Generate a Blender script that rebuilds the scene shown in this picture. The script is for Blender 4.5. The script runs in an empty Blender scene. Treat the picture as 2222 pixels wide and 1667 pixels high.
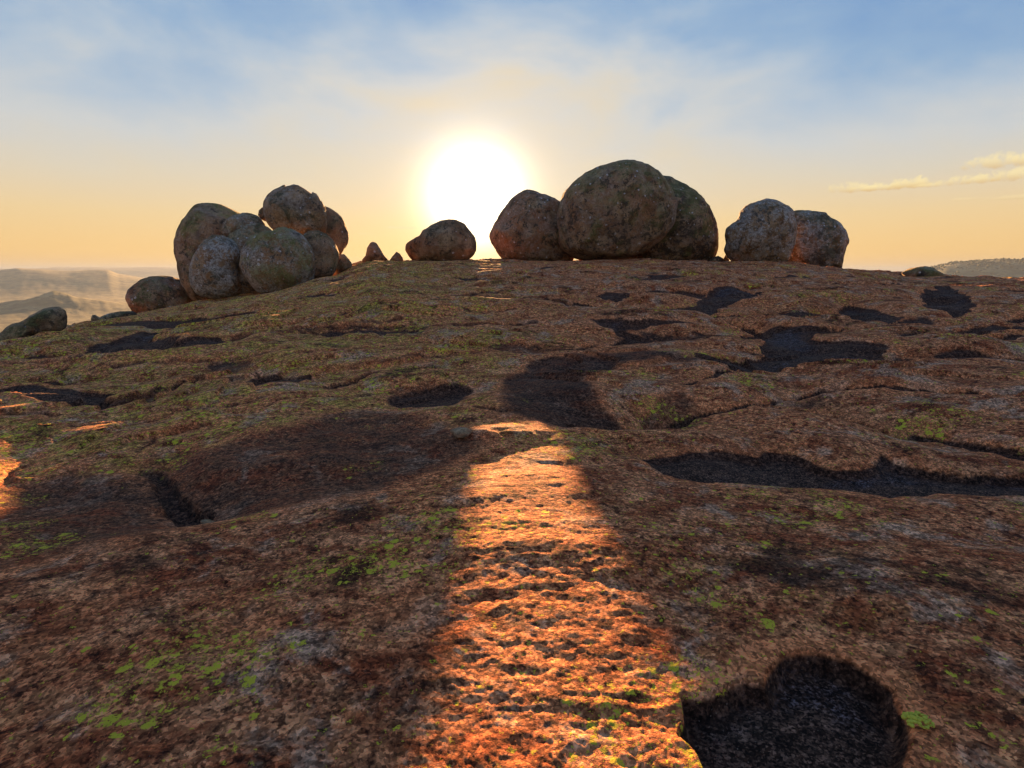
import bpy, bmesh, math
import numpy as np
from mathutils import Vector

# ------------------------------------------------------------------ camera
F_PX, CX, CY, HOR = 1150.0, 1111.0, 833.5, 588.0      # photo is 2222 x 1667
EYE = 1.5
PITCH = math.atan((CY - HOR) / F_PX)
scene = bpy.context.scene
cam_d = bpy.data.cameras.new("camera")
cam_d.sensor_width = 36.0
cam_d.lens = 36.0 * F_PX / 2222.0
cam_d.clip_start = 0.05
cam_d.clip_end = 40000.0
cam = bpy.data.objects.new("camera", cam_d)
cam.location = (0, 0, EYE)
cam.rotation_euler = (math.pi / 2 - PITCH, 0, 0)
scene.collection.objects.link(cam)
scene.camera = cam


def ray(px, py):
    vx, vy = (px - CX) / F_PX, (CY - py) / F_PX
    c, s = math.cos(PITCH), math.sin(PITCH)
    return np.array([vx, c + vy * s, -s + vy * c])


def at(px, py, D):
    r = ray(px, py)
    return np.array([0, 0, EYE]) + r * (D / r[1])


SUN_DIR = ray(1033, 433)
SUN_DIR = SUN_DIR / np.linalg.norm(SUN_DIR)
SUN_EL = math.asin(SUN_DIR[2])
SUN_AZ = math.atan2(SUN_DIR[0], SUN_DIR[1])

scene.view_settings.view_transform = 'Standard'
scene.view_settings.look = 'None'
scene.view_settings.gamma = 1.0
scene.view_settings.use_curve_mapping = False
EXPO = 2.5
scene.view_settings.exposure = EXPO
scene.cycles.use_denoising = True
scene.cycles.max_bounces = 4
scene.cycles.diffuse_bounces = 2
scene.cycles.volume_bounces = 1
scene.cycles.sample_clamp_indirect = 4.0


# ------------------------------------------------------------------ node helper
class NT:
    def __init__(self, tree):
        self.t = tree
        tree.nodes.clear()

    def n(self, kind, **kw):
        nd = self.t.nodes.new(kind)
        for k, v in kw.items():
            setattr(nd, k, v)
        return nd

    def put(self, nd, key, val):
        s = nd.inputs[key]
        if isinstance(val, bpy.types.NodeSocket):
            self.t.links.new(val, s)
        elif isinstance(val, (tuple, list)) and len(val) == 3 and len(s.default_value) == 4:
            s.default_value = (*val, 1)
        else:
            s.default_value = val

    def math(self, op, a, b=0.0, c=0.0, clamp=False):
        nd = self.n('ShaderNodeMath', operation=op, use_clamp=clamp)
        self.put(nd, 0, a); self.put(nd, 1, b); self.put(nd, 2, c)
        return nd.outputs[0]

    def vmath(self, op, a, b=(0, 0, 0)):
        nd = self.n('ShaderNodeVectorMath', operation=op)
        self.put(nd, 0, a)
        if op == 'SCALE':
            self.put(nd, 'Scale', b)
        else:
            self.put(nd, 1, b)
        return nd.outputs['Value'] if op in ('DOT_PRODUCT', 'LENGTH') else nd.outputs[0]

    def noise(self, vec, scale, detail=4.0, rough=0.55, dist=0.0, out=0):
        nd = self.n('ShaderNodeTexNoise')
        self.put(nd, 'Vector', vec); self.put(nd, 'Scale', scale); self.put(nd, 'Detail', detail)
        self.put(nd, 'Roughness', rough); self.put(nd, 'Distortion', dist)
        return nd.outputs[out]

    def voro(self, vec, scale, feature='F1', out='Distance'):
        nd = self.n('ShaderNodeTexVoronoi', feature=feature)
        self.put(nd, 'Vector', vec); self.put(nd, 'Scale', scale)
        return nd.outputs[out]

    def step(self, v, a, b, lo=0.0, hi=1.0):
        nd = self.n('ShaderNodeMapRange', interpolation_type='SMOOTHSTEP')
        self.put(nd, 0, v); self.put(nd, 1, a); self.put(nd, 2, b); self.put(nd, 3, lo); self.put(nd, 4, hi)
        return nd.outputs[0]

    def mix(self, f, a, b, blend='MIX'):
        nd = self.n('ShaderNodeMix', data_type='RGBA', blend_type=blend)
        self.put(nd, 'Factor', f)
        for s, v in ((nd.inputs[6], a), (nd.inputs[7], b)):
            if isinstance(v, bpy.types.NodeSocket):
                self.t.links.new(v, s)
            else:
                s.default_value = (*v, 1)
        return nd.outputs[2]

    def attr(self, name, kind='GEOMETRY'):
        return self.n('ShaderNodeAttribute', attribute_name=name, attribute_type=kind).outputs['Fac']


def srgb(r, g, b):
    def f(c):
        c /= 255.0
        return c / 12.92 if c <= 0.04045 else ((c + 0.055) / 1.055) ** 2.4
    return (f(r), f(g), f(b))


# ------------------------------------------------------------------ sky
world = bpy.data.worlds.new("World")
scene.world = world
world.use_nodes = True
world.cycles.sampling_method = 'MANUAL'
world.cycles.sample_map_resolution = 512
W = NT(world.node_tree)
tc = W.n('ShaderNodeTexCoord').outputs['Generated']
d_ = W.vmath('NORMALIZE', tc)
sep = W.n('ShaderNodeSeparateXYZ'); W.put(sep, 0, d_)
el = W.math('ARCSINE', sep.outputs[2])
az = W.math('ARCTAN2', sep.outputs[0], sep.outputs[1])
sky = W.n('ShaderNodeTexSky', sky_type='NISHITA', sun_disc=False)
sky.sun_elevation = SUN_EL
sky.sun_rotation = SUN_AZ
sky.altitude = 1400
sky.dust_density = 2.5
# thin veil of cirrus: the edge between haze and blue wanders
stretch = W.vmath('MULTIPLY', d_, (1.0, 1.0, 2.2))
wn = W.noise(stretch, 2.6, 7.0, 0.56, 0.35)
wn2 = W.noise(stretch, 7.0, 6.0, 0.6, 0.2)
veil = W.math('ADD', W.math('MULTIPLY', W.math('SUBTRACT', wn, 0.5), 0.42),
              W.math('MULTIPLY', W.math('SUBTRACT', wn2, 0.5), 0.07))
amt = W.step(el, 0.08, 0.36)
elw = W.math('SUBTRACT', el, W.math('MULTIPLY', veil, amt))
cosang = W.vmath('DOT_PRODUCT', d_, tuple(SUN_DIR))
ang = W.math('ARCCOSINE', W.math('MINIMUM', cosang, 1.0))
# pale haze stands higher above the sun
lift = W.math('MULTIPLY', W.math('EXPONENT', W.math('MULTIPLY', W.math('POWER', W.math('DIVIDE', ang, 0.56), 2.0), -1.0)), 0.125)
elw = W.math('SUBTRACT', elw, W.math('MULTIPLY', lift, amt))
ramp = W.n('ShaderNodeValToRGB')
W.put(ramp, 0, W.math('DIVIDE', elw, math.pi / 2))
stops = [(-5, (232, 178, 112)), (0.0, (250, 196, 120)), (1.6, (252, 203, 124)), (5.0, (242, 210, 155)), (8.0, (225, 212, 188)),
         (11.0, (209, 211, 210)), (14.0, (182, 198, 214)), (17.5, (148, 179, 211)), (22, (122, 161, 206)), (32, (110, 149, 200)),
         (60, (116, 148, 198)), (90, (116, 146, 194))]
els = ramp.color_ramp.elements
els[0].position = 0.0
els[0].color = (*srgb(*stops[0][1]), 1)
els[1].position = 1.0
els[1].color = (*srgb(*stops[-1][1]), 1)
for e, c in stops[1:-1]:
    q = els.new(max(0.0005, e / 90.0))
    q.color = (*srgb(*c), 1)
base_sky = ramp.outputs[0]
# away from the sun the sky is dimmer and bluer
far = W.step(cosang, -0.6, 0.85)
base_sky = W.mix(far, W.mix(1.0, base_sky, (0.82, 0.86, 0.95), 'MULTIPLY'), base_sky)
col = W.mix(0.06, base_sky, W.mix(1.0, sky.outputs[0], (0.10, 0.10, 0.10), 'MULTIPLY'))


def gauss(width, gain):
    return W.math('MULTIPLY', W.math('EXPONENT', W.math('MULTIPLY', W.math('POWER', W.math('DIVIDE', ang, width), 2.0), -1.0)), gain)


def expo(width, gain):
    return W.math('MULTIPLY', W.math('EXPONENT', W.math('DIVIDE', ang, -width)), gain)


def add_col(col, fac, c):
    return W.mix(1.0, col, W.vmath('SCALE', W.n('ShaderNodeRGB').outputs[0] if False else _rgb(c), fac), 'ADD')


def _rgb(c):
    nd = W.n('ShaderNodeRGB')
    nd.outputs[0].default_value = (*c, 1)
    return nd.outputs[0]


col = add_col(col, gauss(0.066, 4.0), (1.0, 0.86, 0.62))
col = add_col(col, expo(0.070, 0.60), (1.0, 0.62, 0.30))
col = add_col(col, expo(0.20, 0.035), (1.0, 0.78, 0.58))


nz = W.noise(d_, 85.0, 6.0, 0.62)


# small fair-weather clouds low over the horizon, and two bright streaks
def cloudlet(col, px, py, w, h, amount, light, dark):
    r = ray(px, py); r = r / np.linalg.norm(r)
    a0, e0 = math.atan2(r[0], r[1]), math.asin(r[2])
    da = W.math('DIVIDE', W.math('SUBTRACT', az, a0), w / F_PX)
    de = W.math('DIVIDE', W.math('SUBTRACT', el, e0), h / F_PX)
    # flat base, billowed top
    de2 = W.math('ADD', W.math('MAXIMUM', de, 0.0), W.math('MULTIPLY', W.math('MINIMUM', de, 0.0), 2.4))
    rr = W.math('ADD', W.math('POWER', da, 2.0), W.math('POWER', de2, 2.0))
    m = W.step(W.math('ADD', W.math('SUBTRACT', 1.0, rr), W.math('MULTIPLY', W.math('SUBTRACT', nz, 0.5), 2.9)), 0.2, 1.0)
    m = W.math('MULTIPLY', m, amount)
    shade = W.mix(W.step(de, -0.5, 0.45), dark, light)
    return W.mix(m, col, shade)


CL, CD = srgb(255, 234, 176), srgb(216, 178, 122)
for c in ((1842, 412, 42, 17, .7), (1900, 410, 52, 11, .9), (1975, 402, 38, 17, .95), (2020, 404, 30, 6, .55), (2110, 394, 52, 13, .75),
          (2165, 356, 50, 21, .7), (2200, 384, 44, 18, .75), (2230, 350, 40, 18, .45), (2095, 434, 40, 5, .3), (2200, 430, 50, 6, .35)):
    col = cloudlet(col, *c, CL, CD)
col = cloudlet(col, 872, 495, 46, 4, .6, srgb(255, 236, 190), srgb(255, 226, 170))
col = cloudlet(col, 798, 508, 26, 3, .4, srgb(255, 232, 180), srgb(255, 220, 160))
bg = W.n('ShaderNodeBackground')
W.put(bg, 0, col)
W.put(bg, 1, 2.0 ** -EXPO)
wo = W.n('ShaderNodeOutputWorld')
W.t.links.new(bg.outputs[0], wo.inputs[0])

# ------------------------------------------------------------------ sun
sl = bpy.data.lights.new("sun", 'SUN')
sl.energy = 5.0
sl.angle = math.radians(0.53)
sl.color = (1.0, 0.53, 0.21)
sun = bpy.data.objects.new("sun", sl)
sun.rotation_euler = Vector(-SUN_DIR).to_track_quat('-Z', 'Y').to_euler()
sun.location = (0, 20, 30)
scene.collection.objects.link(sun)

# ------------------------------------------------------------------ numpy noise
rng = np.random.default_rng(7)
PERM = rng.permutation(512).astype(np.int32)
PERM = np.concatenate([PERM, PERM, PERM[:2]])
G2 = np.stack([np.cos(np.arange(512) * 2.399963), np.sin(np.arange(512) * 2.399963)], 1).astype(np.float32)
g3 = rng.normal(size=(512, 3)); G3 = (g3 / np.linalg.norm(g3, axis=1)[:, None]).astype(np.float32)


def n2(x, y, seed=0):
    x = x.astype(np.float64) + seed * 37.17; y = y.astype(np.float64) + seed * 91.73
    xi, yi = np.floor(x).astype(np.int64), np.floor(y).astype(np.int64)
    xf, yf = (x - xi).astype(np.float32), (y - yi).astype(np.float32)
    xi &= 511; yi &= 511
    u = xf * xf * xf * (xf * (xf * 6 - 15) + 10); v = yf * yf * yf * (yf * (yf * 6 - 15) + 10)

    def g(ix, iy, fx, fy):
        h = PERM[PERM[ix & 511] + (iy & 511)] & 511
        gg = G2[h]
        return gg[..., 0] * fx + gg[..., 1] * fy
    a = g(xi, yi, xf, yf); b = g(xi + 1, yi, xf - 1, yf)
    c = g(xi, yi + 1, xf, yf - 1); d = g(xi + 1, yi + 1, xf - 1, yf - 1)
    return (a + u * (b - a)) * (1 - v) + (c + u * (d - c)) * v


def fbm2(x, y, octs=4, seed=0, gain=0.5):
    s = 0.0; a = 1.0; f = 1.0
    for o in range(octs):
        s = s + a * n2(x * f, y * f, seed + o * 3 + 1); a *= gain; f *= 2.03
    return s


def n3(P, seed=0):
    P = P + np.array([seed * 17.3, seed * 41.9, seed * 7.7])
    I = np.floor(P).astype(np.int64); Fr = (P - I).astype(np.float32); I &= 511
    U = Fr * Fr * Fr * (Fr * (Fr * 6 - 15) + 10)
    out = 0.0
    for dx in (0, 1):
        for dy in (0, 1):
            for dz in (0, 1):
                h = PERM[PERM[PERM[(I[:, 0] + dx) & 511] + ((I[:, 1] + dy) & 511)] + ((I[:, 2] + dz) & 511)] & 511
                gg = G3[h]
                w = (U[:, 0] if dx else 1 - U[:, 0]) * (U[:, 1] if dy else 1 - U[:, 1]) * (U[:, 2] if dz else 1 - U[:, 2])
                out = out + w * (gg[:, 0] * (Fr[:, 0] - dx) + gg[:, 1] * (Fr[:, 1] - dy) + gg[:, 2] * (Fr[:, 2] - dz))
    return out


def fbm3(P, octs=4, seed=0, gain=0.5):
    s = 0.0; a = 1.0; f = 1.0
    for o in range(octs):
        s = s + a * n3(P * f, seed + o * 5 + 1); a *= gain; f *= 2.03
    return s


def sstep(a, b, v):
    t = np.clip((v - a) / (b - a), 0, 1)
    return t * t * (3 - 2 * t)


# ------------------------------------------------------------------ boulder outlines, traced in photo pixels
def Z(x0, y0, s, pts):
    return [(x0 + x / s, y0 + y / s) for x, y in pts]


A = (350, 380, 4.916)
B = (0, 540, 4.916)
C3 = (740, 320, 4.254)
D4 = (1030, 330, 3.881)
E5 = (1520, 400, 3.151)
# key: depth, thickness ratio, subdivision, grey, green, rust, tint(value), outline
BOULDERS = {
 'back_left': (24.0, .85, 6, .25, .75, .35, Z(*A, [(135,690),(160,600),(210,500),(280,410),(360,330),(440,295),(540,280),(620,290),(700,325),(780,365),(850,400),(930,470),(960,600),(900,850),(760,1150),(600,1330),(430,1395),(330,1400),(290,1300),(215,1150),(190,1030),(165,900),(140,790)])),
 'front_left': (21.6, .8, 6, 1.0, .15, .35, Z(*A, [(300,980),(330,880),(400,770),(450,690),(540,642),(650,650),(760,690),(850,735),(880,800),(862,900),(845,1000),(870,1100),(900,1200),(870,1280),(760,1315),(600,1335),(450,1335),(350,1290),(310,1190),(295,1080)])),
 'front_right': (21.4, .8, 6, .75, .7, .45, Z(*A, [(850,800),(880,730),(960,650),(1080,612),(1180,608),(1230,572),(1310,553),(1420,580),(1500,630),(1560,700),(1610,790),(1635,870),(1642,1000),(1630,1120),(1590,1190),(1500,1265),(1300,1300),(1100,1300),(1000,1260),(930,1150),(860,1060),(835,960)])),
 'wedge_upper': (23.0, .8, 5, .7, .35, .35, Z(*A, [(610,620),(640,540),(690,480),(760,425),(860,402),(960,412),(1030,445),(1080,500),(1140,580),(1160,660),(1000,700),(800,710),(650,690)])),
 'wedge_lower': (22.4, .75, 5, .6, .3, .4, Z(*A, [(690,628),(780,582),(880,537),(1000,512),(1090,527),(1160,567),(1205,625),(1230,800),(1180,1100),(1060,1290),(860,1290),(760,1100),(700,800)])),
 'crown': (23.6, .9, 6, .5, .2, .5, Z(*A, [(1085,370),(1100,290),(1150,210),(1215,165),(1300,132),(1400,105),(1470,105),(1540,130),(1600,172),(1660,240),(1715,330),(1750,400),(1770,500),(1755,610),(1690,670),(1500,690),(1300,660),(1200,590),(1140,520),(1105,450)])),
 'right_back': (25.0, .9, 5, .15, .2, .8, Z(*A, [(1735,330),(1830,368),(1920,440),(1960,520),(1990,600),(2005,690),(1990,740),(1950,790),(1925,835),(1880,900),(1760,930),(1690,800),(1680,600),(1690,450)])),
 'right_low': (22.6, .85, 5, .2, .25, .75, Z(*A, [(1480,680),(1510,630),(1580,592),(1680,592),(1770,632),(1860,710),(1897,820),(1900,900),(1870,1030),(1800,1110),(1700,1145),(1600,1160),(1500,1080),(1470,850)])),
 'right_small': (23.6, .9, 5, .3, .2, .6, Z(*A, [(1870,900),(1900,850),(1950,838),(2000,895),(2035,950),(2032,985),(1960,1020),(1880,1055),(1840,1000)])),
 'red_flank': (23.6, .8, 6, .35, .45, .9, Z(*B, [(1330,510),(1350,430),(1400,395),(1440,375),(1500,330),(1600,300),(1740,287),(1840,300),(1950,335),(2060,410),(2130,500),(2150,600),(2110,700),(1980,770),(1800,800),(1620,790),(1500,750),(1440,705),(1370,610)])),
 'long_wedge': (11.6, .8, 6, .2, .4, .65, Z(*B, [(-190,1010),(-90,950),(0,905),(60,850),(200,790),(350,720),(450,650),(540,625),(620,610),(700,635),(755,660),(748,740),(720,840),(640,870),(520,915),(390,945),(250,980),(60,1015),(-120,1050)])),
 'flat_slab': (15.2, .8, 5, .4, .3, .2, Z(0, 532, 4.916, [(1050,790),(1080,760),(1150,735),(1280,710),(1420,703),(1475,725),(1470,770),(1300,800),(1130,822)])),
 'slab_chip': (14.6, .8, 5, .4, .2, .3, Z(0, 533, 4.916, [(965,800),(980,738),(1020,742),(1060,765),(1120,775),(1140,805),(1080,825),(1000,828)])),
 'cone': (26.3, .8, 5, .1, 0, .8, Z(*C3, [(178,1052),(228,1000),(245,920),(270,880),(300,868),(335,890),(370,950),(400,1000),(448,1048),(410,1075),(320,1085),(230,1078)])),
 'small_cone': (26.3, .8, 5, .1, 0, .8, Z(*C3, [(440,1055),(480,1000),(510,962),(545,980),(570,1020),(580,1062),(560,1082),(480,1082)])),
 'sun_dome': (27.0, .8, 6, .1, .1, .85, Z(*C3, [(588,900),(600,875),(640,868),(700,832),(735,826),(760,780),(820,730),(920,680),(1000,660),(1060,668),(1130,705),(1190,770),(1236,830),(1250,900),(1262,960),(1240,1025),(1180,1055),(1000,1070),(800,1075),(690,1068),(625,1005),(592,945)])),
 'glow_egg': (29.6, .8, 6, .35, .1, .85, Z(*C3, [(1370,830),(1390,770),(1450,650),(1500,560),(1560,470),(1640,420),(1710,402),(1800,410),(1900,440),(2015,490),(2120,560),(2180,700),(2180,900),(2140,1085),(1900,1080),(1700,1065),(1490,1055),(1430,965),(1378,880)])),
 'giant': (28.0, .85, 6, .3, .5, .5, Z(*D4, [(688,680),(695,550),(720,410),(760,340),(850,270),(950,190),(1050,130),(1180,95),(1330,80),(1380,95),(1450,110),(1520,150),(1570,190),(1620,260),(1660,340),(1690,450),(1680,560),(1640,680),(1580,800),(1480,855),(1380,885),(1200,920),(1000,948),(850,938),(760,885),(702,780)])),
 'giant_back': (30.2, .85, 6, .35, .55, .4, Z(*D4, [(1540,190),(1650,208),(1760,270),(1870,340),(1950,440),(2010,560),(2045,680),(2066,810),(2040,890),(1960,945),(1800,950),(1600,950),(1350,945),(1180,925),(1120,820),(1200,600),(1380,380)])),
 'wedged_cobble': (28.6, .9, 4, .2, .1, .2, Z(*D4, [(1952,945),(1985,900),(2050,873),(2100,900),(2115,950),(2040,962)])),
 'propped_cobble': (28.9, .9, 4, .2, .1, .2, Z(*D4, [(2085,905),(2118,858),(2145,880),(2142,950),(2090,955)])),
 'grey_lumpy': (27.6, .85, 6, .9, .1, .15, Z(*E5, [(158,350),(168,310),(208,280),(250,250),(270,200),(310,155),(380,120),(450,98),(520,110),(580,145),(630,180),(655,260),(655,350),(630,450),(610,545),(450,560),(300,556),(222,545),(188,505),(153,450),(175,400)])),
 'grey_square': (28.8, .85, 6, 1.0, .25, .25, Z(*E5, [(600,200),(650,183),(740,178),(860,198),(892,235),(960,270),(1000,330),(1030,390),(1002,430),(985,490),(968,580),(850,592),(700,590),(540,580),(540,400),(570,260)])),
 'low_hump': (24.0, .9, 5, .3, .5, .25, Z(*E5, [(1370,605),(1430,575),(1530,558),(1590,570),(1620,590),(1660,610),(1698,640),(1640,672),(1500,672),(1400,650)])),
}
LABELS = {
 'back_left': ('tall boulder with green-stained shoulder leaning behind the grey boulder of the stacked pile', 'boulders in the stacked pile'),
 'front_left': ('pale grey speckled round boulder at the foot of the stacked pile', 'boulders in the stacked pile'),
 'front_right': ('two-lobed mossy grey-green boulder at the foot of the stacked pile', 'boulders in the stacked pile'),
 'wedge_upper': ('small sloping stone lying above a crack in the saddle of the stacked pile', 'boulders in the stacked pile'),
 'wedge_lower': ('low stone jammed under the crack behind the two front boulders', 'boulders in the stacked pile'),
 'crown': ('round brown boulder with peeling slabs crowning the stacked pile', 'boulders in the stacked pile'),
 'right_back': ('reddish lens-shaped boulder leaning behind the crowning boulder of the pile', 'boulders in the stacked pile'),
 'right_low': ('plain reddish brown boulder beside the two-lobed mossy one', 'boulders in the stacked pile'),
 'right_small': ('small pointed stone at the uphill edge of the stacked pile', 'boulders in the stacked pile'),
 'red_flank': ('squat rounded boulder with a rust red flank beside the stacked pile', None),
 'long_wedge': ('long brown wedge-shaped rock rising to a blunt end above the valley', None),
 'flat_slab': ('dark flat slab lying at the foot of the squat red-flanked boulder', None),
 'slab_chip': ('small broken stone at the end of the dark flat slab', None),
 'cone': ('pointed reddish standing stone on the crest beside the stacked pile', None),
 'small_cone': ('knee-high stone next to the taller pointed one on the crest', None),
 'sun_dome': ('low dome-shaped boulder with a stepped shoulder right under the sun', None),
 'glow_egg': ('orange-brown egg-shaped boulder leaning against the largest boulder', 'great boulders on the crest'),
 'giant': ('largest round brown boulder, green lichen on its upper side', 'great boulders on the crest'),
 'giant_back': ('dark rounded boulder tucked behind the largest boulder', 'great boulders on the crest'),
 'wedged_cobble': ('dark cobble at the foot of the boulder tucked behind the largest one', 'cobbles between the boulders'),
 'propped_cobble': ('upright dark cobble propped under the lumpy grey boulder', 'cobbles between the boulders'),
 'grey_lumpy': ('lumpy grey boulder narrowing to a rounded top', 'pair of grey boulders'),
 'grey_square': ('blocky dark grey boulder with white lichen, flat on top', 'pair of grey boulders'),
 'low_hump': ('low humped rock alone on the skyline before the wooded hill', None),
}
LOOSE = [  # small stones on the dome: px, py, width px, height px, label
 (1001, 927, 46, 20, 'small flat-topped stone lying alone in the dark hollow'),
 (446, 1105, 34, 14, 'small tan stone at the lower end of the dark gully'),
]


# ------------------------------------------------------------------ dome height
DK = np.array([0, 1.5, 3, 5, 8, 12, 16, 20, 25, 30, 36, 45, 60, 100, 200, 420.])
TAIL = [-11., -62., -175.]
TAB = {
 -180: [0, 0, -.03, -.1, -.3, -.8, -1.5, -2.5, -4, -6, -9, -13, -20, -38, -80, -175],
 -110: [0, 0, -.03, -.1, -.3, -.8, -1.5, -2.5, -4, -6, -9, -13, -20, -38, -80, -175],
 -60: [0, 0, 0, -.06, -.08, -.2, -.5, -1.0, -2, -3.4, -5, -8, -14, -32, -80, -175],
 -44: [0, 0, -.02, -.13, -.06, .11, .05, -.3, -1, -2, -3.5, -6, -12, -30, -80, -175],
 -37: [0, 0, 0, -.08, .0, .25, .28, .1, -.3, -1, -2, -4, -9, -26, -76, -175],
 -30: [0, 0, 0, -.07, .06, .40, .50, .45, .3, 0, -.6, -2, -6, -22, -70, -175],
 -24: [0, 0, 0, -.06, .15, .52, .72, .80, .8, .65, .3, -.6, -4, -19, -68, -175],
 -19: [0, 0, 0, -.08, .16, .62, .98, 1.25, 1.4, 1.35, 1.1, .4, -2, -16, -66, -175],
 -15: [0, 0, -.02, -.09, .17, .72, 1.18, 1.55, 1.85, 2.0, 1.95, 1.5, 0, -12] + TAIL[1:],
 0: [0, 0, .0, .03, .13, .76, 1.23, 1.60, 1.90, 2.08, 2.12, 1.8, .4, -11] + TAIL[1:],
 15: [0, 0, .0, .03, .13, .70, 1.14, 1.50, 1.80, 1.97, 2.0, 1.6, .2, -12] + TAIL[1:],
 28: [0, 0, -.01, -.05, .12, .58, .95, 1.27, 1.54, 1.70, 1.72, 1.3, -.1, -13] + TAIL[1:],
 38: [0, 0, 0, -.05, .10, .48, .78, 1.03, 1.22, 1.30, 1.25, .8, -1, -15] + TAIL[1:],
 46: [0, 0, 0, -.05, .08, .42, .68, .90, 1.06, 1.10, 1.0, .5, -1.4, -16] + TAIL[1:],
 70: [0, 0, 0, -.06, 0, .1, .2, .2, .1, -.1, -.6, -2, -6, -24, -70, -175],
 120: [0, 0, -.03, -.1, -.3, -.8, -1.5, -2.5, -4, -6, -9, -13, -20, -38, -80, -175],
}
AZK = np.array(sorted(TAB)); TV = np.array([TAB[k] for k in AZK], float)
AZK = np.concatenate([AZK, [180]]).astype(float); TV = np.vstack([TV, TV[:1]])


def hermite(xk, yk, x):
    h = np.diff(xk); dl = np.diff(yk) / h
    m = np.zeros_like(yk)
    m[1:-1] = np.where(dl[:-1] * dl[1:] > 0, 2 * dl[:-1] * dl[1:] / (dl[:-1] + dl[1:] + 1e-12), 0)
    m[0], m[-1] = dl[0], dl[-1]
    i = np.clip(np.searchsorted(xk, x, 'right') - 1, 0, len(xk) - 2)
    t = (x - xk[i]) / h[i]; t = np.clip(t, 0, 1)
    return ((2 * t**3 - 3 * t**2 + 1) * yk[i] + (t**3 - 2 * t**2 + t) * h[i] * m[i]
            + (-2 * t**3 + 3 * t**2) * yk[i + 1] + (t**3 - t**2) * h[i] * m[i + 1])


def table(x, y):
    d = np.hypot(x, y); a = np.degrees(np.arctan2(x, y))
    cols = [hermite(DK, TV[k], np.minimum(d, 419.9)) for k in range(len(AZK))]
    cols = np.stack(cols, 0)
    i = np.clip(np.searchsorted(AZK, a, 'right') - 1, 0, len(AZK) - 2)
    t = (a - AZK[i]) / (AZK[i + 1] - AZK[i]); t = t * t * (3 - 2 * t) * .5 + t * .5
    idx = np.arange(len(d))
    return cols[i, idx] * (1 - t) + cols[i + 1, idx] * t


def undulate(x, y):
    d = np.hypot(x, y)
    near = sstep(0.5, 6, d) * .9 + .1
    w1 = n2(x * .31, y * .31, 11) * .8; w2 = n2(x * .31, y * .31, 12) * .8
    u = .16 * n2((x + w1) * .22, (y + w2) * .38, 1) + .10 * n2((x + w1) * .5, (y + w2) * .9, 2) + .05 * n2(x * 1.1, y * 1.5, 3)
    # exfoliation sheets: long gentle treads, short risers
    s = (n2((x + w1) * .13 + .1 * y, (y + w2) * .30 - .05 * x, 5) + .35 * n2((x + w2) * .5, (y + w1) * 1.0, 6)) * 9
    fr = s - np.floor(s)
    lip = (sstep(0, .10, fr) - fr) * sstep(-.15, .2, n2(x * .45, y * .6, 8))
    u = u + .075 * lip * sstep(3.5, 8, d)
    return u * near * (1 - sstep(60, 120, d))


RB = []      # (x, y, target z, sigma)


def rbf(x, y, wts):
    z = np.zeros_like(x)
    for (cx, cy, _, sg), w in zip(RB, wts):
        q = ((x - cx)**2 + (y - cy)**2) / (sg * sg)
        z = z + w * np.exp(-q)
    return z


for key, (D, th, sub, *_r) in BOULDERS.items():
    o = np.array(_r[-1])
    if key in ('crown', 'wedge_upper', 'right_back', 'propped_cobble', 'giant_back'):
        continue
    lo = o[:, 1].max()
    sel = o[o[:, 1] > lo - 0.10 * (lo - o[:, 1].min())]
    pxm = np.clip(sel[:, 0].mean(), 20, 2222)
    p = at(pxm, lo, D)
    w = (o[:, 0].max() - o[:, 0].min()) * D / F_PX
    RB.append((p[0], p[1], p[2] + 0.035 * w + .02, max(1.1, .75 * w)))
# open skyline between the boulders
for px, py, D in ((845, 573, 27.5), (905, 572, 27), (1046, 566, 28.5), (1590, 577, 28), (1880, 586, 28), (2110, 604, 26), (2200, 606, 25), (770, 576, 24.5),
                  (20, 735, 12.5), (175, 706, 14.5), (250, 694, 15.5)):
    p = at(px, py, D)
    RB.append((p[0], p[1], p[2], 1.3))
rx = np.array([r[0] for r in RB]); ry = np.array([r[1] for r in RB]); rz = np.array([r[2] for r in RB])
res = rz - table(rx, ry) - undulate(rx, ry)
K = np.stack([np.exp(-((rx - r[0])**2 + (ry - r[1])**2) / r[3]**2) for r in RB], 1)
RW = np.linalg.solve(K.T @ K + 0.03 * np.eye(len(RB)), K.T @ res)


def dome0(x, y):
    return table(x, y) + undulate(x, y) + rbf(x, y, RW)


def hit(px, py, drop=0.0):
    r = ray(px, py); h = math.hypot(r[0], r[1])
    ts = np.concatenate([np.linspace(.8, 12, 900), np.linspace(12.02, 45, 1200)]) / h
    x, y, z = r[0] * ts, r[1] * ts, EYE + r[2] * ts
    g = dome0(x, y) - drop
    below = np.nonzero(z < g)[0]
    k = below[0] if len(below) else int(np.argmin(z - g))
    return np.array([x[k], y[k]])


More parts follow.
